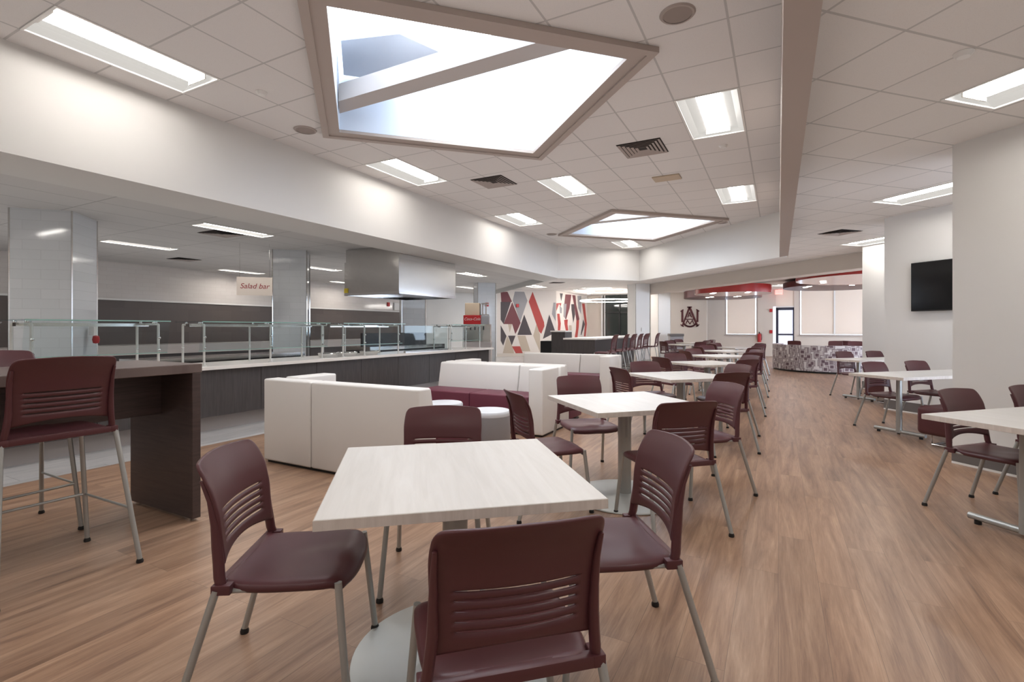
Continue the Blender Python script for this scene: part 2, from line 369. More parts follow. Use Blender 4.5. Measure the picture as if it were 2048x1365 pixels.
# troffers
def troffer(x, y, z, a, L, W, lab, grp, lm):
    t = thing('ceiling_light', lab, 'ceiling light', (x, y, z), R(a), grp); l, w, e = L/2, W/2, .02
    fr = MB()
    for b in ((-l, l, -w, -w+e), (-l, l, w-e, w), (-l, -l+e, -w+e, w-e), (l-e, l, -w+e, w-e)): fr.box(*b, -.006, .006)
    fr.build('frame', M['white'], t)
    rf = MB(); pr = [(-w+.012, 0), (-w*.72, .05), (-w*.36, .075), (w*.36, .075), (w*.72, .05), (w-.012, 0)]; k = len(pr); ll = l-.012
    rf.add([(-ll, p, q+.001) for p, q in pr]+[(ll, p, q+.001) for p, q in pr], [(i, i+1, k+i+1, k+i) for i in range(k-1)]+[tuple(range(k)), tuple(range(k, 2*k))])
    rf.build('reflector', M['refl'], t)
    ln = MB(); n = 8; hw = w*.40; cr = [(hw*math.cos(math.pi*i/n), .070-.045*math.sin(math.pi*i/n)) for i in range(n+1)]; lq = l-.05; k = n+1
    ln.add([(-lq, p, q) for p, q in cr]+[(lq, p, q) for p, q in cr], [(i, k+i, k+i+1, i+1) for i in range(n)]+[tuple(range(k)), tuple(range(k, 2*k))])
    ln.build('lamp_cover', M[lm], t)
    for sx in (-1, 1): MB().box(sx*(lq+.004)-.006, sx*(lq+.004)+.006, -hw-.012, hw+.012, .022, .072).build('end_bracket', M['white'], t)
for a in TR: troffer(*a)

# skylights: well, trim, ridge beam, diffusing glazing above
for i, (x, y, h) in enumerate(SK):
    t = thing('skylight', ('large diamond skylight with a diagonal beam, directly overhead' if i == 0 else 'far diamond skylight near the angled end of the raised ceiling'), 'skylight', (x, y, ZT), 0, 'diamond skylights')
    wl = MB(); hi, ho = h, h+.05; zt = 1.25
    A, B = dia(0, 0, hi), dia(0, 0, ho)
    for k in range(4):
        a, b = A[k], A[(k+1) % 4]; c, d = B[(k+1) % 4], B[k]
        wl.add([(*a, .0), (*b, .0), (*b, zt), (*a, zt), (*d, .0), (*c, .0), (*c, zt), (*d, zt)], [(0, 1, 2, 3), (4, 7, 6, 5), (0, 4, 5, 1), (3, 2, 6, 7), (0, 3, 7, 4), (1, 5, 6, 2)])
    wl.build('well', M['well'], t)
    tr = MB()
    for (ra, rb, z0, z1) in ((h-.0, h+.20, -.035, -.002), (h+.17, h+.27, -.05, -.002)):
        A, B = dia(0, 0, ra), dia(0, 0, rb)
        for k in range(4):
            a, b = A[k], A[(k+1) % 4]; c, d = B[(k+1) % 4], B[k]
            tr.add([(*a, z0), (*b, z0), (*b, z1), (*a, z1), (*d, z0), (*c, z0), (*c, z1), (*d, z1)], [(0, 1, 2, 3), (4, 7, 6, 5), (0, 4, 5, 1), (3, 2, 6, 7), (0, 3, 7, 4), (1, 5, 6, 2)])
    tr.build('trim', M['trimgrey'], t)
    MB().prism([(-h+.07, -.06), (-h+.30, -.29), (h-.30, -.29), (h-.07, -.06)], .15, .34).build('ridge_beam', M['gyp'], t)
    MB().prism([(-1.12, -0.52), (-1.63, 0.0), (-1.20, 0.43), (-0.31, 0.26), (-0.51, -0.33)], .62, .66).build('blue_shade_panel', M['well'], t)  # added panel that makes the blue-grey shaded area inside the well
    gp = dia(0, 0, h+.04)
    MB().prism(gp, zt, zt+.03).build('glazing', M['sky'], t)
    gb = MB()
    gb.box(-1.2, -.55, -.62, -.58, zt-.05, zt-.003).box(-1.2, -.55, -.48, -.46, zt-.04, zt-.003)
    gb.build('glazing_bar', M['grey'], t)

# ------------------------------------------------------------------ walls
wallseg('wall_kitchen_back', (-14, -4), (-14, 17.1), 0, ZK, M['btile'], .1, 1)
struct(MB().box(-14, -13.975, -4, 17.0, .0, 1.97).build('wall_kitchen_back.001', M['dtile']))
struct(MB().box(-14, -13.95, -4, 17.0, 1.97, 2.01).build('trim_kitchen_band', M['white']))
wallseg('wall_kitchen_end', (-14, 17.1), (-11.3, 19.8), 0, ZR, M['paint'], .1, 1)
wallseg('wall_mural', (-11.3, 19.8), (-9.26, 21.84), 0, ZR, M['paintwarm'], .1, 1)
wallseg('wall_mural.001', (-9.26, 21.84), (-9.26, 26.2), 0, ZR, M['paintwarm'], .1, 1)
wallseg('wall_lobby_end', (-9.26, 26.2), (-8.3, 26.2), 0, ZR, M['paintwarm'], .1, 1)
wallseg('wall_emblem', (-6.2, 25.7), (-3.05, 25.7), 0, ZR, M['paintwarm'], .3, 1)
# far window wall pieces (openings: window, glass door, wide window)
Yw = 26.0
def wbox(name, x0, x1, z0, z1, m=M['paintwarm'], y0=Yw, y1=Yw+.15): return struct(MB().box(x0, x1, y0, y1, z0, z1).build(name, m))
wbox('wall_far', -3.05, -2.26, 0, ZR); wbox('wall_far.001', -2.26, -.86, 0, .97); wbox('wall_far.002', -.86, -.10, 0, ZR)
wbox('wall_far.003', .62, .82, 0, ZR); wbox('wall_far.004', .82, 4.2, 0, .97); wbox('wall_far.005', 4.2, 7, 0, ZR)
wbox('trim_sill', -2.3, -.84, .95, 1.0, M['trimgrey'], Yw-.06, Yw); wbox('trim_sill.001', .80, 4.2, .95, 1.0, M['trimgrey'], Yw-.06, Yw)
def window(name, x0, x1, mull):
    w = struct(MB().box(x0, x0+.05, Yw+.02, Yw+.09, .97, ZR).box(x1-.05, x1, Yw+.02, Yw+.09, .97, ZR).box(x0, x1, Yw+.02, Yw+.09, .97, 1.02).build(name, M['trimgrey']))
    b = MB()
    xs = [x0+.06]+mull+[x1-.06]
    for a, c in zip(xs[:-1], xs[1:]): b.box(a+.03, c-.03, Yw+.03, Yw+.034, 1.03, ZR-.06)
    b.build('window_blind', M['blind'], w)
    if mull: MB().box(mull[0]-.03, mull[0]+.03, Yw-.01, Yw+.09, 1.0, ZR).build('window_mullion', M['white'], w)
    return w
window('window_1', -2.26, -.86, []); window('window_2', .82, 4.2, [2.17])
dr = struct(MB().box(-.10, .0, Yw+.0, Yw+.1, 0, 2.2).box(.58, .63, Yw, Yw+.1, 0, 2.2).box(-.1, .63, Yw, Yw+.1, 2.13, 2.25).build('door_1', M['navy']))
MB().box(0.0, .58, Yw+.04, Yw+.05, 0.02, 2.13).build('door_glass', M['dglow'], dr)
MB().box(.0, .58, Yw+.02, Yw+.06, .98, 1.05).build('door_rail', M['navy'], dr)
MB().box(-.1, .63, Yw+.03, Yw+.06, 2.3, ZR).build('transom_blind', M['blind'], dr)
MB().box(-.1, .63, Yw+.0, Yw+.03, 2.25, 2.31).build('transom_bar', M['white'], dr)
wbox('window_3', -.22, -.10, 0, 2.3, M['dglow'], Yw-.005, Yw+.02)
# storefront glazing beyond the lobby
st = struct(MB().box(-8.3, -6.2, 26.15, 26.18, 0, ZR).build('window_4', M['dglass']))
sf = MB()
for x in (-8.3, -7.45, -6.9): sf.box(x, x+.06, 26.08, 26.15, 0, ZR)
sf.box(-8.3, -6.2, 26.08, 26.15, 2.1, 2.18).build('window_frame', M['black'], st)
MB().box(-8.42, -8.36, 26.05, 26.12, 0, ZR).build('window_jamb', M['white'], st)
MB().box(-8.25, -8.2, 26.06, 26.1, 0, ZR).build('window_jamb', M['white'], st)
# saw-tooth wall along the wall tables
WS = ((1.486, 6.276), (1.505, 9.93), (1.6, 13.1))
def diag(p, t, u): return (p[0]+S2*t+S2*u, p[1]-S2*t+S2*u)
for k, p in enumerate(WS):
    wallseg('wall_bay'+('' if k == 0 else '.00%d' % k), p, diag(p, 3.2, 0), 0, ZR, M['paint'], .12, 1)
    wallseg('wall_return'+('' if k == 0 else '.00%d' % k), diag(p, .0, .121), diag(p, 0, .55), 0, ZR, M['paint'], .1, -1)
    wallseg('baseboard_bay'+('' if k == 0 else '.00%d' % k), p, diag(p, 3.2, 0), 0.02, .16, M['basebd'], .012, -1)
    wallseg('trim_toe'+('' if k == 0 else '.00%d' % k), p, diag(p, 3.2, 0), 0, .02, M['white'], .014, -1)

wallseg('wall_behind', (-14, -4), (3.75, -4), 0, ZT, M['paint'], .1, -1)
wallseg('wall_side', (3.76, -4), (3.76, 3.98), 0, ZR, M['paint'], .1, -1)
# tiled columns
def column(name, x, y, h, m, z1=ZK):
    o = struct(MB().prism(dia(0, 0, h), 0, z1).build(name, m, loc=(x, y, 0)))
    e = MB()
    for p in dia(0, 0, h): e.box(p[0]-.008, p[0]+.008, p[1]-.008, p[1]+.008, 0, z1)
    e.build('corner_trim', M['steel'], o)
    return o
for i, (x, y, h) in enumerate(((-8.87, 3.17, .48), (-8.9, 7.02, .45), (-8.9, 10.9, .45), (-9.15, 15.15, .45))):
    column('column', x, y, h, M['wtile'])
for x, y in ((-4.98, 20.25), (-4.8, 23.6)): column('column', x, y, .45, M['paint'], ZR)

# ------------------------------------------------------------------ mural
def mural(name, label, org, ang, base, polys):
    # polygons in metres on the wall: s along, z up
    mats = [M[k] for k in ('m_wh', 'm_red', 'm_mar', 'm_dk', 'm_gr', 'm_tan')]
    b = MB(); b.add([(base[0], 0, base[2]), (base[1], 0, base[2]), (base[1], 0, base[3]), (base[0], 0, base[3])], [(0, 1, 2, 3)], 0)
    for k, (mi, pts) in enumerate(polys):
        y = -.001-.0004*k; b.add([(s_, y, z) for s_, z in pts], [tuple(range(len(pts)))], mi)
    o = b.build(name, mats, loc=org, rot=R(ang)); return tag(o, label, 'mural')
MUR1 = [(2, [(0.17, 2.95), (0.5, 2.97), (0.72, 2.51), (0.2, 2.5)]), (3, [(0.17, 2.5), (0.66, 2.51), (0.31, 1.49), (0.17, 1.69)]), (2, [(0.72, 2.5), (1.13, 1.55), (0.99, 1.25), (0.87, 1.03), (0.72, 1.49), (0.31, 1.49)]), (4, [(0.85, 2.99), (1.3, 2.99), (1.46, 2.58), (1.11, 1.59), (0.74, 2.57)]), (0, [(0.52, 2.97), (0.85, 2.99), (0.72, 2.57)]), (3, [(1.3, 1.94), (1.68, 0.99), (0.97, 0.99)]), (1, [(1.71, 3.0), (2.28, 1.59), (2.3, 1.4), (2.14, 1.04), (2.02, 1.16), (1.52, 2.53)]), (5, [(1.9, 1.5), (2.08, 1.02), (2.08, 0.19), (1.74, 0.95)]), (0, [(0.32, 1.49), (0.72, 1.49), (0.88, 0.97), (0.5, 0.97)]), (5, [(0.52, 1.49), (0.72, 1.49), (0.6, 1.1)]), (3, [(0.17, 1.44), (0.45, 0.94), (0.29, 0.51), (0.17, 0.73)]), (3, [(0.52, 0.96), (0.88, 0.96), (0.7, 0.51)]), (5, [(0.48, 0.94), (0.76, 0.41), (0.81, 0.15), (0.27, 0.16)]), (1, [(0.71, 0.47), (1.1, 0.47), (1.23, 0.15), (0.89, 0.15)]), (5, [(0.97, 0.96), (1.36, 0.96), (1.6, 0.24), (1.19, 0.24)]), (3, [(2.54, 1.95), (2.86, 1.1), (2.22, 0.8)]), (4, [(2.75, 2.51), (2.86, 2.51), (2.86, 1.63), (2.67, 1.97)])]
MUR2 = [(3, [(0.45, 2.98), (0.84, 2.99), (0.62, 2.6)]), (2, [(1.16, 2.97), (1.98, 3.0), (1.73, 2.31), (1.24, 1.72), (0.92, 1.89), (1.0, 2.43)]), (4, [(0.92, 2.49), (1.32, 2.51), (1.16, 1.75), (0.92, 1.92)]), (1, [(1.0, 1.71), (1.48, 1.74), (1.44, 1.5), (1.61, 1.01), (1.28, 1.08), (1.04, 1.5)]), (2, [(2.07, 2.99), (2.55, 3.0), (2.64, 2.56), (3.14, 1.78), (2.77, 1.51), (2.33, 2.55)]), (3, [(1.94, 2.52), (2.37, 2.54), (2.5, 2.02), (2.24, 1.57), (1.98, 2.22)]), (1, [(2.68, 1.71), (3.09, 1.74), (3.04, 1.39), (2.82, 0.78), (2.42, 0.8), (2.64, 1.26)]), (4, [(2.82, 2.99), (3.41, 3.02), (3.37, 2.04), (2.95, 2.35)]), (1, [(3.51, 2.62), (3.94, 2.64), (4.3, 1.53), (4.09, 0.86), (3.8, 0.86), (3.99, 1.52)]), (3, [(3.7, 1.78), (3.99, 1.52), (3.41, 0.93), (3.32, 0.96)]), (1, [(0.11, 1.99), (0.41, 2.0), (0.57, 1.53), (0.49, 1.2), (0.19, 1.2), (0.22, 1.5)]), (1, [(0.02, 2.48), (0.64, 2.52), (0.57, 2.36), (0.34, 2.46), (0.02, 2.1)]), (4, [(0.41, 2.41), (0.72, 2.27), (0.68, 2.02), (0.45, 2.03)]), (5, [(1.61, 1.45), (1.98, 1.45), (2.07, 0.82), (1.69, 0.86)])]
mural('triangle_mural', 'wall mural of grey, maroon and red triangles beside the last tiled column', (-11.298, 19.798, 0), 45, (0, 2.88, .15, 3.06), MUR1)
mural('zigzag_mural', 'wall mural of red, grey and cream zigzag bands behind the charcoal bar', (-9.258, 21.842, 0), 90, (0.02, 4.34, .0, 3.06), MUR2)

# ------------------------------------------------------------------ chairs
def lerp(a, b, t): return a+(b-a)*t
def prof(z):     # back profile: y of the back at height z above the floor (seat .45)
    P = [(.43, -.195), (.50, -.215), (.58, -.225), (.66, -.232), (.74, -.25), (.80, -.278), (.845, -.31)]
    for (a, b), (c, d) in zip(P[:-1], P[1:]):
        if z <= c: return lerp(b, d, (z-a)/(c-a))
    return P[-1][1]
def back_mesh(dz):
    ztop, r = .845, .035
    zs = [.502, .532]
    for k in range(5): z0 = .566+k*.0262; zs += [z0, z0+.0036]
    zs += [.684, .705, .725, .745, .77, .79, ztop-r, ztop-r*.6, ztop-r*.25, ztop-.004]
    slot = {i for i in range(len(zs)) if any(abs(zs[i]-(.566+k*.0262)) < 1e-6 for k in range(5))}
    us = [-1, -.93, -.83, -.74, -.5, -.25, 0, .25, .5, .74, .83, .93, 1]; n = len(us)
    def width(z):
        w = lerp(.212, .222, min(1, max(0, (z-.55)/.2)))
        if z > .76: w = lerp(.222, .214, (z-.76)/.085)
        if z > ztop-r: q = z-(ztop-r); w -= r-math.sqrt(max(0, r*r-q*q))
        return w
    vs = []
    for j, z in enumerate(zs):
        w = width(z)
        for u in us:
            zz = z
            if j == 0: zz = z+.028*(1-u*u)
            elif j == 1: zz = z+.010*(1-u*u)
            if j >= len(zs)-3: zz += .012*(1-u*u)
            y = prof(zz)-.032*(1-u*u)+.012
            vs.append((u*w, y, zz+dz))
    fs = []
    for j in range(len(zs)-1):
        for i in range(n-1):
            if j in slot and 3 <= i <= 8: continue
            fs.append((j*n+i, j*n+i+1, (j+1)*n+i+1, (j+1)*n+i))
    return MB().add(vs, fs)
def seat_mesh(dz):
    N = 16; vs = []; fs = []
    for j in range(N+1):
        v = -1+2*j/N
        for i in range(N+1):
            u = -1+2*i/N
            # square to rounded square
            uu = u*math.sqrt(max(0, 1-.30*v*v*v*v*abs(u))) if True else u
            x = uu*lerp(.232, .238, (v+1)/2); y = v*.222+.005
            if v > .6: y -= .03*u*u*(v-.6)/.4
            z = .452
            z += -.016*math.exp(-((u)**2*2.2+(v+.25)**2*2.5))+.010*math.exp(-(u*u*14+(v-.35)**2*3))
            if v > .62: z -= .040*((v-.62)/.38)**2
            e = max(abs(u)-.86, 0)/.14; z -= .010*e*e
            if v < -.8: z += .004
            vs.append((x, y, z+dz))
    for j in range(N):
        for i in range(N): a = j*(N+1)+i; fs.append((a, a+1, a+N+2, a+N+1))
    return MB().add(vs, fs)
def finish(o, th, off=-1, sub=1):
    s = o.modifiers.new('s', 'SOLIDIFY'); s.thickness = th; s.offset = off
    if sub: q = o.modifiers.new('q', 'SUBSURF'); q.levels = sub; q.render_levels = sub
    bake(o); shade(o, 60)
def make_chair(name, label, cat, dz):
    t = thing(name, label, cat)
    o = seat_mesh(dz).build('seat', M['maroon'], t); finish(o, .034, -1)
    o = back_mesh(dz).build('backrest', M['maroon'], t); finish(o, .013, -1)
    b = MB()
    for sx in (-1, 1):
        pts = []
        for z in (.428, .47, .52, .57, .64, .72, .79):
            x = lerp(.222, .207, min(1, (z-.43)/.13)) if z < .57 else .207
            pts.append((sx*x, prof(z)+(.008 if z > .5 else .002), z+dz))
        n = 8; vs = []; L = len(pts)
        for i, p in enumerate(pts):
            k = 1-.55*max(0, (i-3)/(L-4))
            for q in range(n):
                a = q*2*math.pi/n+.39
                vs.append((p[0]+.0150*k*math.cos(a), p[1]+.019*k*math.sin(a)-.004, p[2]))
        fs = [(i*n+q, i*n+(q+1) % n, (i+1)*n+(q+1) % n, (i+1)*n+q) for i in range(L-1) for q in range(n)]
        b.add(vs, fs+[tuple(range(n))[::-1], tuple(range((L-1)*n, L*n))])
        b.box(sx*.224-.017, sx*.224+.017, -.226, -.165, .420+dz, .452+dz)
    b.box(-.21, .21, -.225, -.195, .420+dz, .452+dz)
    b.build('back_frame', M['maroon'], t, smooth=True, bevel=.004)
    H = .435+dz; sp = 1+.25*dz
    for sx in (-1, 1):
        for top, ft in (((sx*.232, -.212, H), (sx*.268*sp, -.335*sp, .018)), ((sx*.212, .175, H), (sx*.245*sp, .215*sp, .018))):
            lg = MB().tube([top, ft], .0128, 12).build('leg', M['leg'], t, smooth=True)
            MB().lathe([(.0005, 0), (.017, 0), (.018, .010), (.0135, .022), (.0005, .022)], 12, (ft[0], ft[1], 0)).build('glide', M['black'], lg, smooth=True)
    fr = MB().tube([(.20, .16, H-.012), (.215, -.20, H-.012)], .009, 8).tube([(-.20, .16, H-.012), (-.215, -.20, H-.012)], .009, 8).tube([(-.20, .15, H-.012), (.20, .15, H-.012)], .009, 8)
    fr.build('seat_frame', M['leg'], t, smooth=True)
    if dz:
        z = .30
        def lp(top, ft): k = (z-ft[2])/(top[2]-ft[2]); return tuple(lerp(ft[i], top[i], k) for i in range(3))
        c = {}
        for sx in (-1, 1):
            c[sx, 0] = lp((sx*.232, -.212, H), (sx*.268*sp, -.335*sp, .018)); c[sx, 1] = lp((sx*.212, .175, H), (sx*.245*sp, .215*sp, .018))
        f = MB().tube([c[-1, 0], c[-1, 1]], .007, 8).tube([c[1, 0], c[1, 1]], .007, 8).tube([c[-1, 1], c[1, 1]], .0085, 8)
        f.build('footrest', M['leg'], t, smooth=True)
    return t
chair0 = make_chair('dining_chair', '', 'chair', 0); stool0 = make_chair('bar_stool', '', 'bar stool', .305)
used = {'c': False, 's': False}
def chair(x, y, ang, label, group, kind='c'):
    p = chair0 if kind == 'c' else stool0; rz = R(ang-90)
    if not used[kind]:
        used[kind] = True; p.location = (x, y, 0); p.rotation_euler = (0, 0, rz); p['label'] = label; p['group'] = group; return p
    return dup(p, (x, y, 0), rz, label, group)

# ------------------------------------------------------------------ square pedestal tables
def make_table():
    t = thing('pedestal_table', '', 'table'); h = .457
    MB().box(-h, h, -h, h, .705, .74).build('tabletop', [M['top']], t, bevel=.003)
    ed = MB(); e = .0015
    for b in ((-h-e, h+e, -h-e, -h), (-h-e, h+e, h, h+e), (-h-e, -h, -h, h), (h, h+e, -h, h)): ed.box(*b, .707, .738)
    ed.build('edge_band', M['edge'], t)
    MB().lathe([(.0005, .02), (.052, .02), (.05, .06), (.05, .66), (.052, .70), (.0005, .70)], 28).build('column', M['leg'], t, smooth=True)
    MB().box(-.22, .22, -.03, .03, .685, .704).box(-.03, .03, -.22, .22, .685, .704).build('top_spider', M['black'], t)
    MB().lathe([(.0005, 0), (.395, 0), (.402, .004), (.40, .011), (.37, .016), (.075, .026), (.06, .034), (.0005, .034)], 56).build('base', M['disc'], t, smooth=True)
    return t
tab0 = make_table(); tabused = [False]
def table(x, y, ang, label, group):
    if not tabused[0]:
        tabused[0] = True; tab0.location = (x, y, 0); tab0.rotation_euler = (0, 0, R(ang)); tab0['label'] = label; tab0['group'] = group; return tab0
    return dup(tab0, (x, y, 0), R(ang), label, group)
GT, GC = 'square pedestal tables in the dining row', 'maroon chairs around the square tables'
table(-1.14, 1.66, 40, 'white square pedestal table in the foreground, turned toward the camera', GT)
chair(-1.585, 1.31, 33, 'maroon chair on the sofa side of the closest table, fully visible with its seat showing', GC)
chair(-.725, 1.265, 133, 'maroon chair closest to the camera, its slotted back turned to us', GC)
chair(-.63, 1.975, 215, 'maroon chair on the aisle side of the closest table, facing toward it', GC)
chair(-1.56, 2.11, -61, 'maroon chair tucked behind the closest table, only its upper back showing', GC)
rows = [(-1.05, 3.83, 'second'), (-1.03, 6.25, 'third'), (-1.02, 8.68, 'fourth'), (-1.05, 11.1, 'fifth'), (-1.1, 13.6, 'sixth'), (-1.08, 16.05, 'seventh')]
for k, (x, y, o) in enumerate(rows):
    table(x, y, 45, 'white square pedestal table, %s in the row from the camera' % o, GT)
    for a, nm in ((-45, 'near aisle corner side'), (45, 'far aisle side'), (225, 'near sofa side'), (135, 'far sofa side')):
        d = .60 if k else {-45: .52, 45: .66, 225: .62, 135: .64}[a]
        j = random.uniform(-.04, .05) if k else 0; ja = random.uniform(-6, 6)
        chair(x+(d+j)*math.cos(R(a)), y+(d+j)*math.sin(R(a)), a+180+ja, 'maroon chair on the %s of the %s square table from the camera' % (nm, o), GC)
GT2, GC2 = 'square tables of the second row', 'maroon chairs around the second row of tables'
rows2 = [(-2.9, 18.3, 'table in front of the emblem wall'), (-2.95, 20.6, 'table under the red discs')]
for k, (x, y, o) in enumerate(rows2):
    table(x, y, 45, 'white square '+o, GT2)
    for a, nm in ((-45, 'near aisle side'), (45, 'far aisle side'), (225, 'near bar side'), (135, 'far bar side')):
        ja = random.uniform(-8, 8); d = .60+random.uniform(-.03, .06)
        chair(x+d*math.cos(R(a)), y+d*math.sin(R(a)), a+180+ja, 'maroon chair, %s of the square %s' % (nm, o), GC2)

# ------------------------------------------------------------------ wall tables (T-leg) perpendicular to the bay wall
def make_walltable(L, W):
    t = thing('wall_table', '', 'table')      # local x: away from aisle toward wall, local y: along the wall
    MB().box(0, L, -W, 0, .705, .74).build('tabletop', M['top'], t, bevel=.003)
    e = .0015; ed = MB()
    for b in ((-e, L+e, -W-e, -W), (-e, L+e, 0, e), (-e, 0, -W, 0), (L, L+e, -W, 0)): ed.box(*b, .707, .738)
    ed.build('edge_band', M['edge'], t)
    for x in (.40, L-.30):
        lg = MB().tube([(x, -W/2, .03), (x, -W/2, .704)], .033, 16, r2=.030).build('leg', M['leg'], t, smooth=True)
        f = MB().tube([(x, -.03, .045), (x, -W+.03, .045)], .022, 12); f.build('foot', M['leg'], lg, smooth=True)
        for y in (-.08, -W+.08): MB().lathe([(.0005, 0), (.02, 0), (.02, .024), (.0005, .024)], 10, (x, y, 0)).build('glide', M['black'], lg)
        MB().box(x-.03, x+.03, -W+.08, -.08, .69, .704).build('bracket', M['leg'], lg)
    return t
WT = [(.83, 4.16, 'closest to the camera'), (.78, 7.54, 'in the television bay'), (.77, 10.95, 'facing the patterned booth')]
wt0 = make_walltable(1.83, .66)
GW, GWC, GB = 'tables standing against the bay wall', 'maroon chairs at the wall tables', 'maroon benches against the bay walls'
for k, (x, y, o) in enumerate(WT):
    lab = 'white rectangular T-leg table '+o
    if k == 0: wt0.location = (x, y, 0); wt0.rotation_euler = (0, 0, R(45)); wt0['label'] = lab; wt0['group'] = GW
    else: dup(wt0, (x, y, 0), R(45), lab, GW)
    for q, (al, nm) in enumerate(((.72, 'first'), (1.50, 'second'))):
        px, py = x+S2*al+S2*(.05), y+S2*al-S2*(.05)
        chair(px, py, -45+random.uniform(-3, 3), 'maroon chair %s from the aisle, wall table %s' % (nm, o), GWC)
def bench(p, label):
    t = thing('wall_bench', label, 'bench', (p[0], p[1], 0), R(45), GB)
    MB().box(0, 1.4, .02, .46, .14, .45).build('seat', M['maroon'], t, bevel=.05, seg=4, smooth=True)
    f = MB()
    for x in (.2, 1.2): f.tube([(x, .06, .145), (x, .06, .012), (x, .42, .012), (x, .42, .145)], .011, 8)
    f.tube([(.2, .42, .012), (1.2, .42, .012)], .011, 8); f.build('sled_base', M['chrome'], t, smooth=True)
bench(diag(WS[0], -.15, .40), 'maroon padded bench on a chrome sled base in the television bay')
bench(diag(WS[1], -.15, .40), 'maroon padded bench on a chrome sled base behind the television wall corner')

# ------------------------------------------------------------------ bar table and stools (front left)
t = thing('bar_table', 'dark brown bar-height table with a solid end panel', 'table', (0, 0, 0))
MB().box(-4.25, -3.46, -1.2, 2.02, 1.0, 1.06).build('tabletop', M['bartop'], t, bevel=.004)
MB().box(-4.25, -3.46, 1.955, 2.01, .02, .999).build('end_panel', M['bar'], t, bevel=.003)
MB().box(-3.875, -3.835, -1.2, 1.954, .70, .999).build('modesty_panel', M['bar'], t)
MB().box(-4.25, -3.46, -1.2, -1.15, .02, .999).build('end_panel', M['bar'], t)
for x in (-4.18, -3.53): MB().lathe([(.0005, 0), (.02, 0), (.02, .022), (.0005, .022)], 10, (x, 1.98, 0)).build('glide', M['chrome'], t)
GS = 'maroon bar stools at the brown bar table'
chair(-3.50, 1.21, 178, 'maroon bar stool at the brown bar table with its slotted back toward the camera', GS, 's')
chair(-4.20, 1.28, 2, 'maroon bar stool on the far side of the brown bar table, mostly hidden', GS, 's')

# ------------------------------------------------------------------ sofas
def slant(b, poly, x0, x1):   # poly in (y,z) extruded along x
    n = len(poly); b.add([(x0, y, z) for y, z in poly]+[(x1, y, z) for y, z in poly], [(i, (i+1) % n, n+(i+1) % n, n+i) for i in range(n)]+[tuple(range(n)), tuple(range(n, 2*n))]); return b
def sofa(label, loc, rz, arm, L=1.9, cut=.66):
    # local: back panel at y=0..0.2 (outside face y=0), seat toward +y
    t = thing('lounge_sofa', label, 'sofa', loc, rz, 'white and maroon lounge sofas'); z0 = .025
    sl = [(0, z0), (.24, z0), (.24, .45), (.17, .80), (.15, .81), (0, .81)]
    a0, a1 = (0, L); s_ = (-1 if arm == 'l' else 1)
    xs = (cut if arm == 'l' else L-cut)
    slant(MB(), sl, 0.003, xs-.004).build('back_panel', M['vinyl'], t, bevel=.018, seg=3, smooth=True)
    slant(MB(), sl, xs+.004, L-.003).build('back_panel', M['vinyl'], t, bevel=.018, seg=3, smooth=True)
    ax0, ax1 = ((0, .19) if arm == 'l' else (L-.19, L))
    MB().box(ax0, ax1, .245, .74, z0, .81).build('arm', M['vinyl'], t, bevel=.018, seg=3, smooth=True)
    sx0, sx1 = ((.195, L) if arm == 'l' else (0, L-.195)); mid = (sx0+sx1)/2
    for a, b in ((sx0, mid-.002), (mid+.002, sx1)):
        MB().box(a, b, .245, .72, z0+.02, .47).build('seat', M['seatmar'], t, bevel=.015, seg=3, smooth=True)
    MB().box(.03, L-.03, .03, .69, 0, .024).build('plinth', M['black'], t)
sofa('white backed lounge sofa nearest the camera, its back to us', (-4.42, 3.165, 0), 0, 'l')
sofa('lounge sofa facing the camera with its maroon seat in view', (-2.46, 6.14, 0), R(180), 'l', 1.9, .60)
sofa('lounge sofa back to back with the one showing its maroon seat, mostly hidden', (-4.42, 6.17, 0), 0, 'l')
sofa('farthest white lounge sofa before the dark bar counter', (-2.56, 9.15, 0), R(180), 'l', 1.95, .75)
def ottoman(x, y, label):
    t = thing('ottoman', label, 'ottoman', (x, y, 0), 0, 'round ottomans between the sofas')
    MB().lathe([(.0005, .02), (.215, .02), (.22, .03), (.22, .40)], 36).build('body', M['grey'], t, smooth=True)
    MB().lathe([(.22, .40), (.222, .43), (.21, .448), (.18, .452), (.0005, .452)], 36).build('cushion', M['ltgrey'], t, smooth=True)
    MB().lathe([(.0005, 0), (.19, 0), (.19, .02), (.0005, .02)], 24).build('foot', M['black'], t)
ottoman(-3.40, 4.72, 'round grey ottoman farther from the aisle, half hidden by the near sofa'); ottoman(-2.66, 4.5, 'round grey ottoman with a pale top nearer the aisle')

# ------------------------------------------------------------------ serving counter
CY0, CY1 = -3.95, 10.5; CT = .83
t = thing('serving_counter', 'long dark serving counter with a white top along the kitchen', 'counter', (0, 0, 0))
MB().box(-7.0, -6.15, CY0, CY1+.12, CT-.045, CT).build('countertop', M['quartz'], t, bevel=.004)
y = CY0
while y < CY1-.01:
    y1 = min(CY1, y+.93); MB().box(-6.95, -6.22, y+.003, y1-.003, .2, CT-.046).build('cabinet_panel', M['cab'], t); y = y1
MB().box(-6.9, -6.38, CY0, CY1-.1, 0, .199).build('toe_kick', M['toe'], t)
def pan(x, y, label):
    p = MB().lathe([(.0005, CT+.012), (.10, CT+.012), (.14, CT+.06), (.165, CT+.065), (.17, CT+.058), (.145, CT+.002), (.0005, CT+.002)], 24, (x, y, 0)).build('serving_pan', M['chrome'], smooth=True)
    tag(p, label, 'pan', 'round pans on the serving counter')
pan(-6.52, 5.85, 'round polished serving pan closest to the sneeze guard post'); pan(-6.52, 6.25, 'round polished serving pan in the middle of three'); pan(-6.5, 6.75, 'round polished serving pan nearest the hood end')
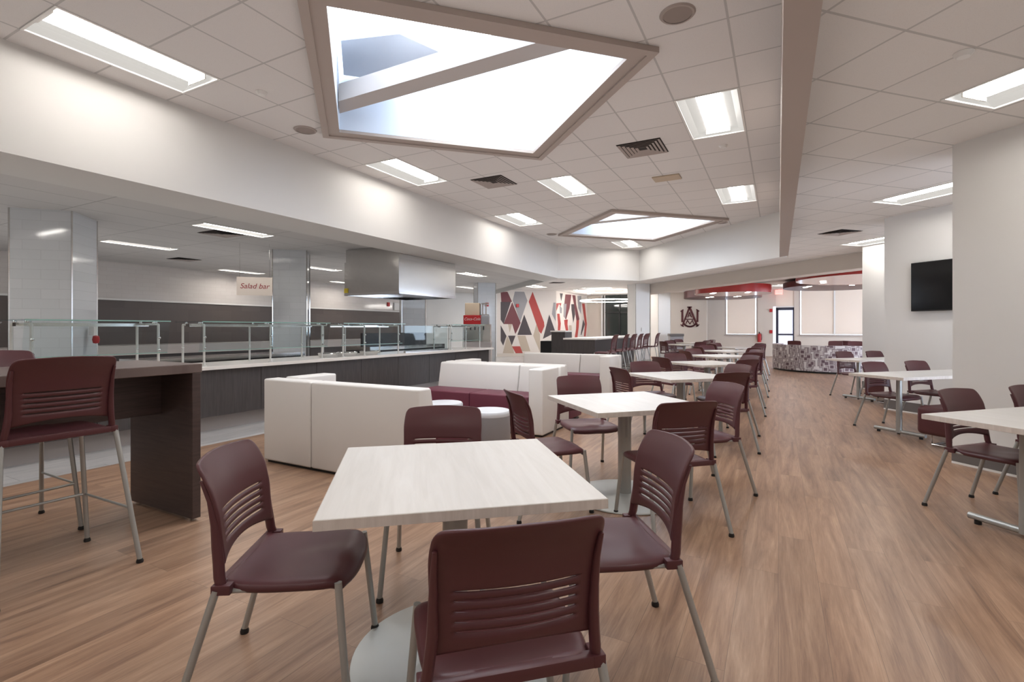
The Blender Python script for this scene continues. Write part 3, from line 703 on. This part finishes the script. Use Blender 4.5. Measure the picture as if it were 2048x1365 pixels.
def guard(label, ys, glass=True, wall=False, hi=1.375):
    t = thing('sneeze_guard', label, 'sneeze guard', (0, 0, CT), 0, 'glass sneeze guards on the serving counter'); h = hi-CT
    xf, xr = -6.30, -6.76
    for y in ys:
        f = MB().tube([(xf, y, .0), (xf, y, h-.03)], .0135, 10).tube([(xr, y, .0), (xr, y, h-.03)], .0135, 10).tube([(xf, y, h-.03), (xr, y, h-.03)], .011, 8)
        for x in (xf, xr): f.lathe([(.0005, .0005), (.03, .0005), (.03, .008), (.0005, .008)], 12, (x, y, 0))
        f.build('post_frame', M['satin'], t, smooth=True)
        for x, z in ((xf+.02, .22), (xf+.02, .36), (xr, .22), (xf-.05, h-.012), (xr+.08, h-.012), (xf-.1, h-.012)): MB().ball((x, y, z), .017, 5).build('clamp', M['chrome'], t, smooth=True)
    y0, y1 = ys[0]-.08, ys[-1]+.08
    MB().box(xr-.03, xf+.10, y0, y1, h, h+.010).build('glass_shelf', M['glass'], t)
    MB().box(xf+.10, xf+.104, y0, y1, h-.001, h+.012).build('glass_edge', M['gedge'], t)
    MB().add([(xf+.03, y0, .19), (xf+.03, y1, .19), (xf+.085, y1, h-.01), (xf+.085, y0, h-.01)], [(0, 1, 2, 3)]).build('glass_panel', M['glass'], t)
    MB().box(xf+.028, xf+.034, y0, y1, .185, .193).build('glass_edge', M['gedge'], t)
    MB().box(xr+.12, xr+.2, y0+.05, y1-.05, h-.055, h-.02).build('lamp_rail', M['steel'], t)
guard('glass sneeze guard nearest the camera, in front of the first tiled column', (2.07, 3.18))
guard('glass sneeze guard in front of the column with the salad bar sign', (3.70, 4.62, 5.52))
guard('glass sneeze guard above the round serving pans', (5.95, 6.43, 7.30))
guard('glass sneeze guard at the far end, in front of the drinks machine', (9.02, 9.6, 10.2))
t = thing('glass_screen', 'flat clear glass screen under the exhaust hood', 'glass screen', (0, 0, CT))
MB().box(-6.32, -6.31, 7.5, 8.9, .03, .52).build('pane', M['glass'], t)
MB().box(-6.34, -6.29, 7.5, 8.9, 0, .03).build('base_rail', M['steel'], t)
# back counter and long pale shelf
t = thing('back_counter', 'long pale counter against the kitchen back wall', 'counter', (0, 0, 0))
MB().box(-13.2, -12.3, 2.0, 15.5, .72, .93).build('worktop', M['toe'], t); MB().box(-13.2, -12.35, 2.0, 15.5, 0, .719).build('cabinet', M['cab'], t)
t = thing('prep_counter', 'dark prep counter behind the serving line', 'counter', (0, 0, 0))
MB().box(-8.35, -7.75, 3.7, 6.4, .80, .86).build('worktop', M['steel'], t); MB().box(-8.3, -7.8, 3.7, 6.4, 0, .799).build('cabinet', M['cab'], t)
t = thing('griddle_station', 'dark cooking station under the exhaust hood', 'cooking station', (0, 0, 0))
MB().box(-7.75, -7.1, 7.4, 9.9, .86, .93).build('griddle', M['steel'], t); MB().box(-7.75, -7.1, 7.4, 9.9, .0, .859).build('body', M['dtile2'], t)
MB().box(-7.55, -7.5, 7.6, 9.7, .93, 1.2).build('splash_guard', M['dtile2'], t)
# hood
t = thing('exhaust_hood', 'stainless steel exhaust hood hanging over the serving line', 'exhaust hood', (0, 0, 0))
hx0, hx1, hy0, hy1 = -7.72, -6.31, 7.33, 9.2
b = MB().box(hx0, hx1, hy0, hy1, 2.0, 2.62); b.build('canopy', M['steel'], t)
MB().box(hx0+.03, hx1-.0, hy0+.01, hy1-.01, 2.621, ZB+.155).build('closure_panel', M['steel'], t)
rm = MB()
for q in ((hx0, hx1, hy0-.01, hy0+.04), (hx0, hx1, hy1-.04, hy1+.01), (hx0-.01, hx0+.04, hy0, hy1), (hx1-.04, hx1+.01, hy0, hy1)): rm.box(*q, 1.955, 2.0)
rm.build('rim', M['chrome'], t)
MB().box(hx0+.0, hx0+.10, hy0-.012, hy0-.0, 2.01, 2.1).build('caution_label', mat('yellow label', srgb(205, 180, 50), .5), t)
# salad bar sign
RZ = Matrix.Rotation(R(45), 4, 'Z'); RX = Matrix.Rotation(R(90), 4, 'X')
t = thing('hanging_sign', 'cream hanging sign with red script lettering beside the tiled column', 'sign', (-8.60, 5.98, 2.08), R(45))
MB().box(-.30, .30, -.008, .008, -.17, .17).build('board', M['sign'], t)
MB().tube([(-.25, 0, .17), (-.25, 0, .795)], .003, 6).tube([(.25, 0, .17), (.25, 0, .795)], .003, 6).build('wire', M['steel'], t)
text('lettering', 'Salad bar', .135, M['script'], t, Matrix.Translation((0, -.011, 0)) @ RX, .001, .25)
# drinks machine
t = thing('drinks_machine', 'drinks dispenser with a red front and a beige ice bin on top', 'drinks machine', (-8.1, 13.0, 0), R(27))
MB().box(-.42, .42, -.3, .35, 0, .89).build('stand', M['toe'], t)
MB().box(-.40, .40, -.22, .3, .891, 1.42).build('dispenser', M['steel'], t)
MB().box(-.40, .12, -.30, .3, 1.421, 1.69).build('sign_panel', M['red'], t, bevel=.01)
MB().box(.121, .36, -.26, .3, 1.421, 1.67).build('side_panel', M['grey'], t)
MB().box(-.36, .08, -.25, .3, 1.691, 2.06).build('ice_bin', M['beige'], t, bevel=.01)
MB().box(.12, .34, -.2, .25, 1.69, 1.72).box(.13, .32, -.18, .2, 2.02, 2.06).box(.14, .17, -.15, .2, 1.72, 2.02).box(.24, .27, -.05, .1, 1.72, 2.02).build('brewer', M['steel'], t)
n = MB()
for k in range(5): n.tube([(-.32+k*.13, -.25, 1.36), (-.32+k*.13, -.25, 1.25)], .018, 8)
n.build('nozzle', M['black'], t)
text('lettering', 'Coca-Cola', .112, M['white'], t, Matrix.Translation((-.14, -.302, 1.575)) @ RX, .002, .35)

# ------------------------------------------------------------------ lobby bar with stools
bx, by = -3.87, 11.5
t = thing('bar_counter', 'dark charcoal bar counter with a white top in front of the mural', 'bar counter', (bx, by, 0))
MB().box(-.79, 0, 0, .06, 0, 1.02).build('end_panel', M['cab'], t); MB().box(-.70, -.36, .061, 5.0, 0, 1.02).build('cabinet', M['dtile2'], t)
MB().box(-.81, .02, -.02, 5.1, 1.021, 1.06).build('countertop', M['quartz'], t, bevel=.004)
t = thing('tray_station', 'tall dark tray and waste station beside the end of the bar counter', 'station', (-5.28, 12.6, 0))
MB().box(-.2, .2, 0, .5, 0, 1.20).build('cabinet', M['cab'], t); MB().box(-.22, .22, -.03, .52, 1.201, 1.235).build('countertop', M['quartz'], t)
MB().box(-.53, -.203, 0, .5, 0, .95).build('bin_body', M['black'], t)
for k, (y, o) in enumerate(((11.25, 'first'), (12.2, 'second'), (12.95, 'third'), (13.67, 'fourth'), (14.4, 'fifth'), (15.85, 'last'))):
    chair(-3.56, y, 180+random.uniform(-4, 4), 'maroon bar stool, %s along the charcoal bar counter' % o, 'maroon bar stools at the charcoal bar counter', 's')
# curved booth
t = thing('curved_booth', 'curved booth wall covered in a maroon and white geometric pattern', 'booth', (1.45, 18.4, 0))
cb = MB(); n = 40; pts = [(math.cos(a), math.sin(a)) for a in [R(150+i*(380-150)/n) for i in range(n+1)]]
vs = []; fs = []
for cx, cy in pts: vs += [(cx*1.62, cy*1.62, .05), (cx*1.62, cy*1.62, .80), (cx*1.50, cy*1.50, .80), (cx*1.50, cy*1.50, .05)]
for i in range(n):
    for q in range(4): fs.append((i*4+q, i*4+(q+1) % 4, i*4+4+(q+1) % 4, i*4+4+q))
fs += [(0, 1, 2, 3), (n*4, n*4+1, n*4+2, n*4+3)]
cb.add(vs, fs).build('back_wall', M['booth'], t, smooth=True)
pl = MB(); vs = []
for cx, cy in pts: vs += [(cx*1.59, cy*1.59, 0), (cx*1.59, cy*1.59, .049), (cx*1.52, cy*1.52, .049), (cx*1.52, cy*1.52, 0)]
pl.add(vs, fs).build('plinth', M['black'], t)
st_ = MB(); vs = []
for cx, cy in pts: vs += [(cx*1.49, cy*1.49, .02), (cx*1.49, cy*1.49, .46), (cx*1.05, cy*1.05, .46), (cx*1.05, cy*1.05, .02)]
st_.add(vs, fs).build('seat', M['seatmar'], t)
for k, (x, y) in enumerate(((.55, 21.1), (1.75, 20.9), (2.35, 20.8), (2.1, 21.8))):
    chair(x, y, (80, 260, 265, 90)[k], 'maroon chair just visible over the curved booth, %s' % ('by the glass door', 'by the window post', 'closest to the wall pier', 'under the wide blind')[k], 'maroon chairs beyond the curved booth')
# ceiling discs
def cloud(label, x, y, r, z, m, lights, hgt=.30):
    t = thing('ceiling_disc', label, 'ceiling disc', (x, y, z), 0, 'round suspended ceiling discs')
    MB().lathe([(r, 0), (r, hgt)], 56).build('rim', m, t, smooth=True)
    MB().lathe([(.0005, 0.001), (r-.001, 0.001)], 56).build('soffit', M['cloudb'] if m is M['cloud'] else M['cloudd'], t)
    MB().lathe([(.0005, hgt), (r, hgt)], 56).build('lid', M['cloudd'], t)
    MB().tube([(0, 0, hgt), (0, 0, ZR-z-.001)], .02, 8).build('hanger', M['steel'], t)
    for (a, b) in lights:
        MB().lathe([(.0005, -.004), (.075, -.004), (.085, 0)], 16, (a, b, 0)).build('downlight', M['down'], t)
cloud('red suspended ceiling disc in front of the emblem wall', -1.56, 20.9, 1.36, 2.61, M['cloud'], ((-.65, -.6), (-.55, -.95), (.55, -.6), (.62, -.95)))
cloud('dark maroon suspended ceiling disc behind the red one', -2.18, 23.6, 1.57, 2.62, M['cloudd'], ((-.5, -.7), (-.3, -1.0), (.6, -.7), (.75, -1.0)))
cloud('red suspended ceiling disc closest to the wall tables', 2.35, 17.05, 1.9, 2.67, M['cloud'], ((-1.2, .1), (-1.15, .7)))
cloud('suspended ceiling disc over the curved booth', 1.95, 21.2, 1.8, 2.76, M['cloudd'], ((-1.1, -.5), (-1.0, -.9), (.25, -.8), (.2, -1.2)), .2)

# ------------------------------------------------------------------ emblem on the far wall
def strokes(b, pts, w):
    for (x0, z0), (x1, z1) in zip(pts[:-1], pts[1:]):
        d = Vector((x1-x0, z1-z0)); L = d.length; d /= L; nx, nz = -d.y*w/2, d.x*w/2; ex, ez = d.x*w*.2, d.y*w*.2
        q = [(x0+nx-ex, z0+nz-ez), (x1+nx+ex, z1+nz+ez), (x1-nx+ex, z1-nz+ez), (x0-nx-ex, z0-nz-ez)]
        b.add([(p[0], -.02, p[1]) for p in q]+[(p[0], 0, p[1]) for p in q], [(0, 1, 2, 3), (0, 4, 5, 1), (1, 5, 6, 2), (2, 6, 7, 3), (3, 7, 4, 0)])
e = MB(); K = .86/300
def ep(*ps): return [((x-335)*K, (605-z)*K) for x, z in ps]
strokes(e, ep((330, 440), (212, 765)), .075); strokes(e, ep((330, 440), (458, 765)), .095)
strokes(e, ep((296, 440), (364, 440)), .06); strokes(e, ep((186, 738), (232, 772)), .05); strokes(e, ep((438, 772), (484, 738)), .05)
strokes(e, ep((262, 646), (404, 646)), .045)
strokes(e, ep((330, 528), (303, 612)), .04); strokes(e, ep((330, 528), (362, 612)), .045); strokes(e, ep((312, 590), (352, 590)), .03)
strokes(e, ep((292, 612), (314, 612)), .025); strokes(e, ep((352, 612), (376, 612)), .025)
strokes(e, ep((272, 722), (296, 664), (336, 728), (376, 664), (398, 722)), .042)
strokes(e, ep((212, 500), (212, 690)), .095); strokes(e, ep((458, 500), (458, 690)), .085)
strokes(e, ep((186, 512), (228, 482)), .05); strokes(e, ep((440, 482), (484, 512)), .05)
strokes(e, ep(*[(335+115*math.sin(R(a)), 655+118*math.cos(R(a))) for a in range(-54, 55, 12)]), .085)
o = e.build('wall_emblem_letters', M['logo'], loc=(-3.82, 25.698, 1.86)); o.name = 'emblem'
tag(o, 'maroon letter emblem mounted on the far wall', 'emblem')

# ------------------------------------------------------------------ television
t = thing('television', 'black flat television on the bay wall', 'television', (1.505+S2*1.10-S2*.05, 9.93-S2*1.10-S2*.05, 1.92), R(-45))
MB().box(-.64, .64, -.03, .02, -.365, .365).build('casing', M['black'], t, bevel=.005)
MB().box(-.625, .625, -.033, -.0305, -.345, .35).build('screen', M['screen'], t)
MB().box(-.2, .2, .02, .065, -.2, .2).build('wall_mount', M['black'], t)
# ------------------------------------------------------------------ small fittings
t = thing('ring_light', 'large thin white ring light hanging in the lobby behind the bar counter', 'pendant light', (-7.2, 23.3, 2.62), 0)
MB().tube([(1.3*math.cos(i*math.pi/24), 1.3*math.sin(i*math.pi/24), 0) for i in range(48)], .022, 8, close=True).build('ring', M['lampk'], t, smooth=True)
for a in (0, 120, 240): MB().tube([(1.3*math.cos(R(a)), 1.3*math.sin(R(a)), .035), (1.3*math.cos(R(a)), 1.3*math.sin(R(a)), ZR-2.625)], .004, 6).build('cable', M['steel'], t)
for x, y, lab in ((-8.3, 21.9, 'round lobby downlight before the zigzag mural'), (-6.7, 22.0, 'round lobby downlight behind the ring light'), (-8.6, 24.6, 'round lobby downlight at the far end of the zigzag mural')):
    dl = thing('downlight', lab, 'downlight', (x, y, ZR), 0, 'round lobby downlights')
    MB().lathe([(.10, -.001), (.13, -.008), (.135, -.001)], 20).build('trim_ring', M['white'], dl, smooth=True); MB().lathe([(.0005, -.003), (.10, -.003)], 20).build('lens', M['down'], dl)
def wallbox(name, label, cat, x, y, z, ang, w, h, m, d=.05, group=None):
    o = MB().box(-w/2, w/2, -d, 0, -h/2, h/2).build(name, m, loc=(x, y, z), rot=R(ang), bevel=.006); return tag(o, label, cat, group)
wallbox('fire_alarm', 'small red fire alarm on the last tiled kitchen column', 'fire alarm', -8.92, 14.92-.006, 2.12, 45, .12, .13, M['red'], group='red fire alarms')
wallbox('fire_alarm', 'small red fire alarm on the triangle mural', 'fire alarm', -10.62+.014, 20.48-.014, 2.34, 45, .13, .15, M['red'], group='red fire alarms')
wallbox('fire_alarm', 'small red fire alarm on the tiled back wall beyond the hood', 'fire alarm', -14.0, 15.6, 2.27, 90, .13, .16, M['red'], group='red fire alarms')
wallbox('fire_alarm', 'red strobe on the far wall left of the glass door', 'fire alarm', -.3, 26.004, 2.12, 0, .12, .15, M['red'], group='red fire alarms')
wallbox('fire_pull_station', 'small red pull station low beside the glass door', 'alarm pull', -.3, 26.004, 1.14, 0, .12, .15, M['red'])
wallbox('wall_notice', 'white framed notice on the kitchen back wall under the hood edge', 'notice', -13.97, 16.3, 2.2, 90, .75, .3, M['white'], .02)
wallbox('light_switch', 'pale switch plate on the lobby column', 'switch', -4.75, 20.02-.004, 1.25, 45, .12, .16, M['white'], .015)
t = thing('exit_sign', 'red exit sign hanging near the glass door', 'exit sign', (0.02, 25.6, 2.93))
MB().box(-.15, .15, -.03, .03, -.1, .1).build('housing', M['redlit'], t); MB().box(-.02, .02, -.02, .02, .1, ZR-2.931).build('stem', M['white'], t)
text('lettering', 'EXIT', .13, M['white'], t, Matrix.Translation((0, -.033, 0)) @ RX, .001)
t = thing('fire_extinguisher', 'red fire extinguisher mounted on the far wall', 'fire extinguisher', (-.78, 25.92, .66))
MB().lathe([(.0005, 0), (.075, 0), (.08, .02), (.08, .33), (.06, .38), (.03, .40), (.0005, .40)], 18).build('cylinder', M['red'], t, smooth=True)
MB().box(-.05, .05, .075, .085, .1, .34).build('bracket', M['basebd'], t)
MB().box(-.02, .02, -.03, .03, .40, .46).box(-.02, .02, -.12, .03, .45, .475).build('valve_handle', M['black'], t)
MB().tube([(.0, -.05, .43), (.09, -.09, .38), (.1, -.08, .2), (.09, -.07, .08)], .012, 6).build('hose', M['black'], t)
t = thing('waste_bin', 'grey square waste bin beside the far column', 'bin', (-4.0, 22.9, 0), R(20))
MB().box(-.28, .28, -.28, .28, .02, .95).build('body', M['grey'], t, bevel=.01); MB().box(-.3, .3, -.3, .3, .951, 1.06).build('lid', M['basebd'], t, bevel=.01); MB().box(-.25, .25, -.25, .25, 0, .02).build('plinth', M['black'], t)
t = thing('soap_dispenser', 'small red and white fitting at the edge of the first tiled column', 'dispenser', (-8.62, 3.46, 1.18), R(135))
MB().box(-.05, .05, -.07, -.01, .02, .14).build('bracket', M['white'], t); MB().lathe([(.0005, -.10), (.035, -.09), (.045, -.04), (.035, .01), (.0005, .02)], 14, (0, -.075, 0)).build('bulb', M['red'], t, smooth=True)
# heat lamp cable etc. at the near guard
o = MB().tube([(-6.78, 1.95, .835), (-6.80, 1.88, .95), (-6.83, 1.84, 1.1), (-6.8, 1.86, 1.25), (-6.7, 1.98, 1.36)], .006, 6).build('power_cable', M['grey'], smooth=True)
tag(o, 'thin grey cable curving up to the nearest sneeze guard', 'cable')
# ceiling fittings
def vent(x, y, z, a, label, grp, w=.55, n=6):
    t = thing('ceiling_vent', label, 'ceiling vent', (x, y, z), R(a), grp); h = w/2
    MB().box(-h, h, -h, h, -.004, -.001).build('backing', M['ventdk'], t)
    f = MB()
    for k in range(n):
        q = h*(1-k/n)-.01
        A, B = [(-q, -q), (q, -q), (q, q), (-q, q)], [(-q+.03, -q+.03), (q-.03, -q+.03), (q-.03, q-.03), (-q+.03, q-.03)]
        if q < .04: break
        for i in range(4):
            j = (i+1) % 4; f.add([(*A[i], -.014), (*A[j], -.014), (*B[j], -.006), (*B[i], -.006)], [(0, 1, 2, 3)])
    f.build('louvre', M['vent'], t)
GV = 'square ceiling diffusers'
vent(-1.55, 6.52, ZT, 0, 'louvred square ceiling vent beside the light near the thin fin', GV)
vent(-3.99, 5.9+1.0, ZT, 0, 'louvred square ceiling vent between the bulkhead and the big skylight tip', GV)
vent(-8.2, 3.9+1.2, ZK, 0, 'square vent in the kitchen ceiling beside the first light', GV, .5)
vent(-12.0, 6.6, ZK, 0, 'square vent in the kitchen ceiling near the back wall', GV, .5)
vent(1.0, 11.0, ZR, 45, 'square vent in the diagonal ceiling farther down the aisle', GV, .5)
vent(-7.6, 18.0, ZR, 45, 'square vent in the lobby ceiling near the bulkhead corner', GV, .5)
def speaker(x, y, z, label):
    t = thing('ceiling_speaker', label, 'speaker', (x, y, z), 0, 'round ceiling speakers')
    MB().lathe([(.105, -.012), (.12, -.012), (.13, -.001)], 28).build('rim', M['vent'], t, smooth=True); MB().lathe([(.0005, -.009), (.105, -.009)], 28).build('grille', mat('speaker grille', srgb(150, 138, 132), .7), t)
speaker(-4.9, 4.05, ZT, 'round ceiling speaker at the outer tip of the big skylight'); speaker(-.66, 3.85, ZT, 'round ceiling speaker close to the thin fin near the top of the picture')
speaker(-1.1, 11.9, ZT, 'round ceiling speaker beyond the far skylight'); speaker(-4.95, 11.4, ZT, 'round ceiling speaker beside the far skylight along the bulkhead')
o = MB().box(-.2, .2, -.13, .13, -.02, -.001).build('ceiling_sensor', M['beige'], loc=(-1.52, 7.95, ZT)); tag(o, 'beige rectangular sensor plate in the raised ceiling', 'sensor')
def det(x, y, z, label):
    o = MB().lathe([(.0005, -.03), (.035, -.03), (.05, -.012), (.055, -.001)], 18).build('smoke_detector', M['white'], loc=(x, y, z), smooth=True); tag(o, label, 'smoke detector', 'small ceiling detectors')
det(-4.5, 3.2, ZT, 'small detector past the end of the closest ceiling light'); det(1.05, 4.2, ZR, 'small detector in the diagonal ceiling beside the closest wall table light'); det(-.62, 6.9, ZT, 'small detector behind the light near the thin fin'); det(-9.2, 2.2, ZK, 'small detector in the kitchen ceiling over the first column')

# ------------------------------------------------------------------ camera, world
cam = bpy.data.cameras.new('camera'); cam.sensor_width = 36; cam.lens = 1002/2048*36; cam.shift_y = -25.5/2048; cam.clip_end = 200
co = bpy.data.objects.new('camera', cam); C.objects.link(co); co.location = (0, 0, 1.30); co.rotation_euler = (R(90), 0, R(28))
bpy.context.scene.camera = co
w = bpy.data.worlds.new('world'); bpy.context.scene.world = w; w.use_nodes = True
bg = w.node_tree.nodes['Background']; bg.inputs[0].default_value = (.70, .82, 1, 1); bg.inputs[1].default_value = 4.0
vs_ = bpy.context.scene.view_settings; vs_.view_transform = 'Standard'; vs_.look = 'None'; vs_.exposure = 0.68
sc_ = bpy.context.scene; cy = sc_.cycles
cy.use_adaptive_sampling = True; cy.use_light_tree = False; cy.adaptive_threshold = .10; cy.adaptive_min_samples = 16
cy.max_bounces = 4; cy.diffuse_bounces = 2; cy.glossy_bounces = 2; cy.transmission_bounces = 2; cy.transparent_max_bounces = 8; cy.caustics_reflective = False; cy.caustics_refractive = False
sc_.cycles.use_fast_gi = True; sc_.cycles.fast_gi_method = 'ADD'; w.light_settings.ao_factor = .155; w.light_settings.distance = 3.0
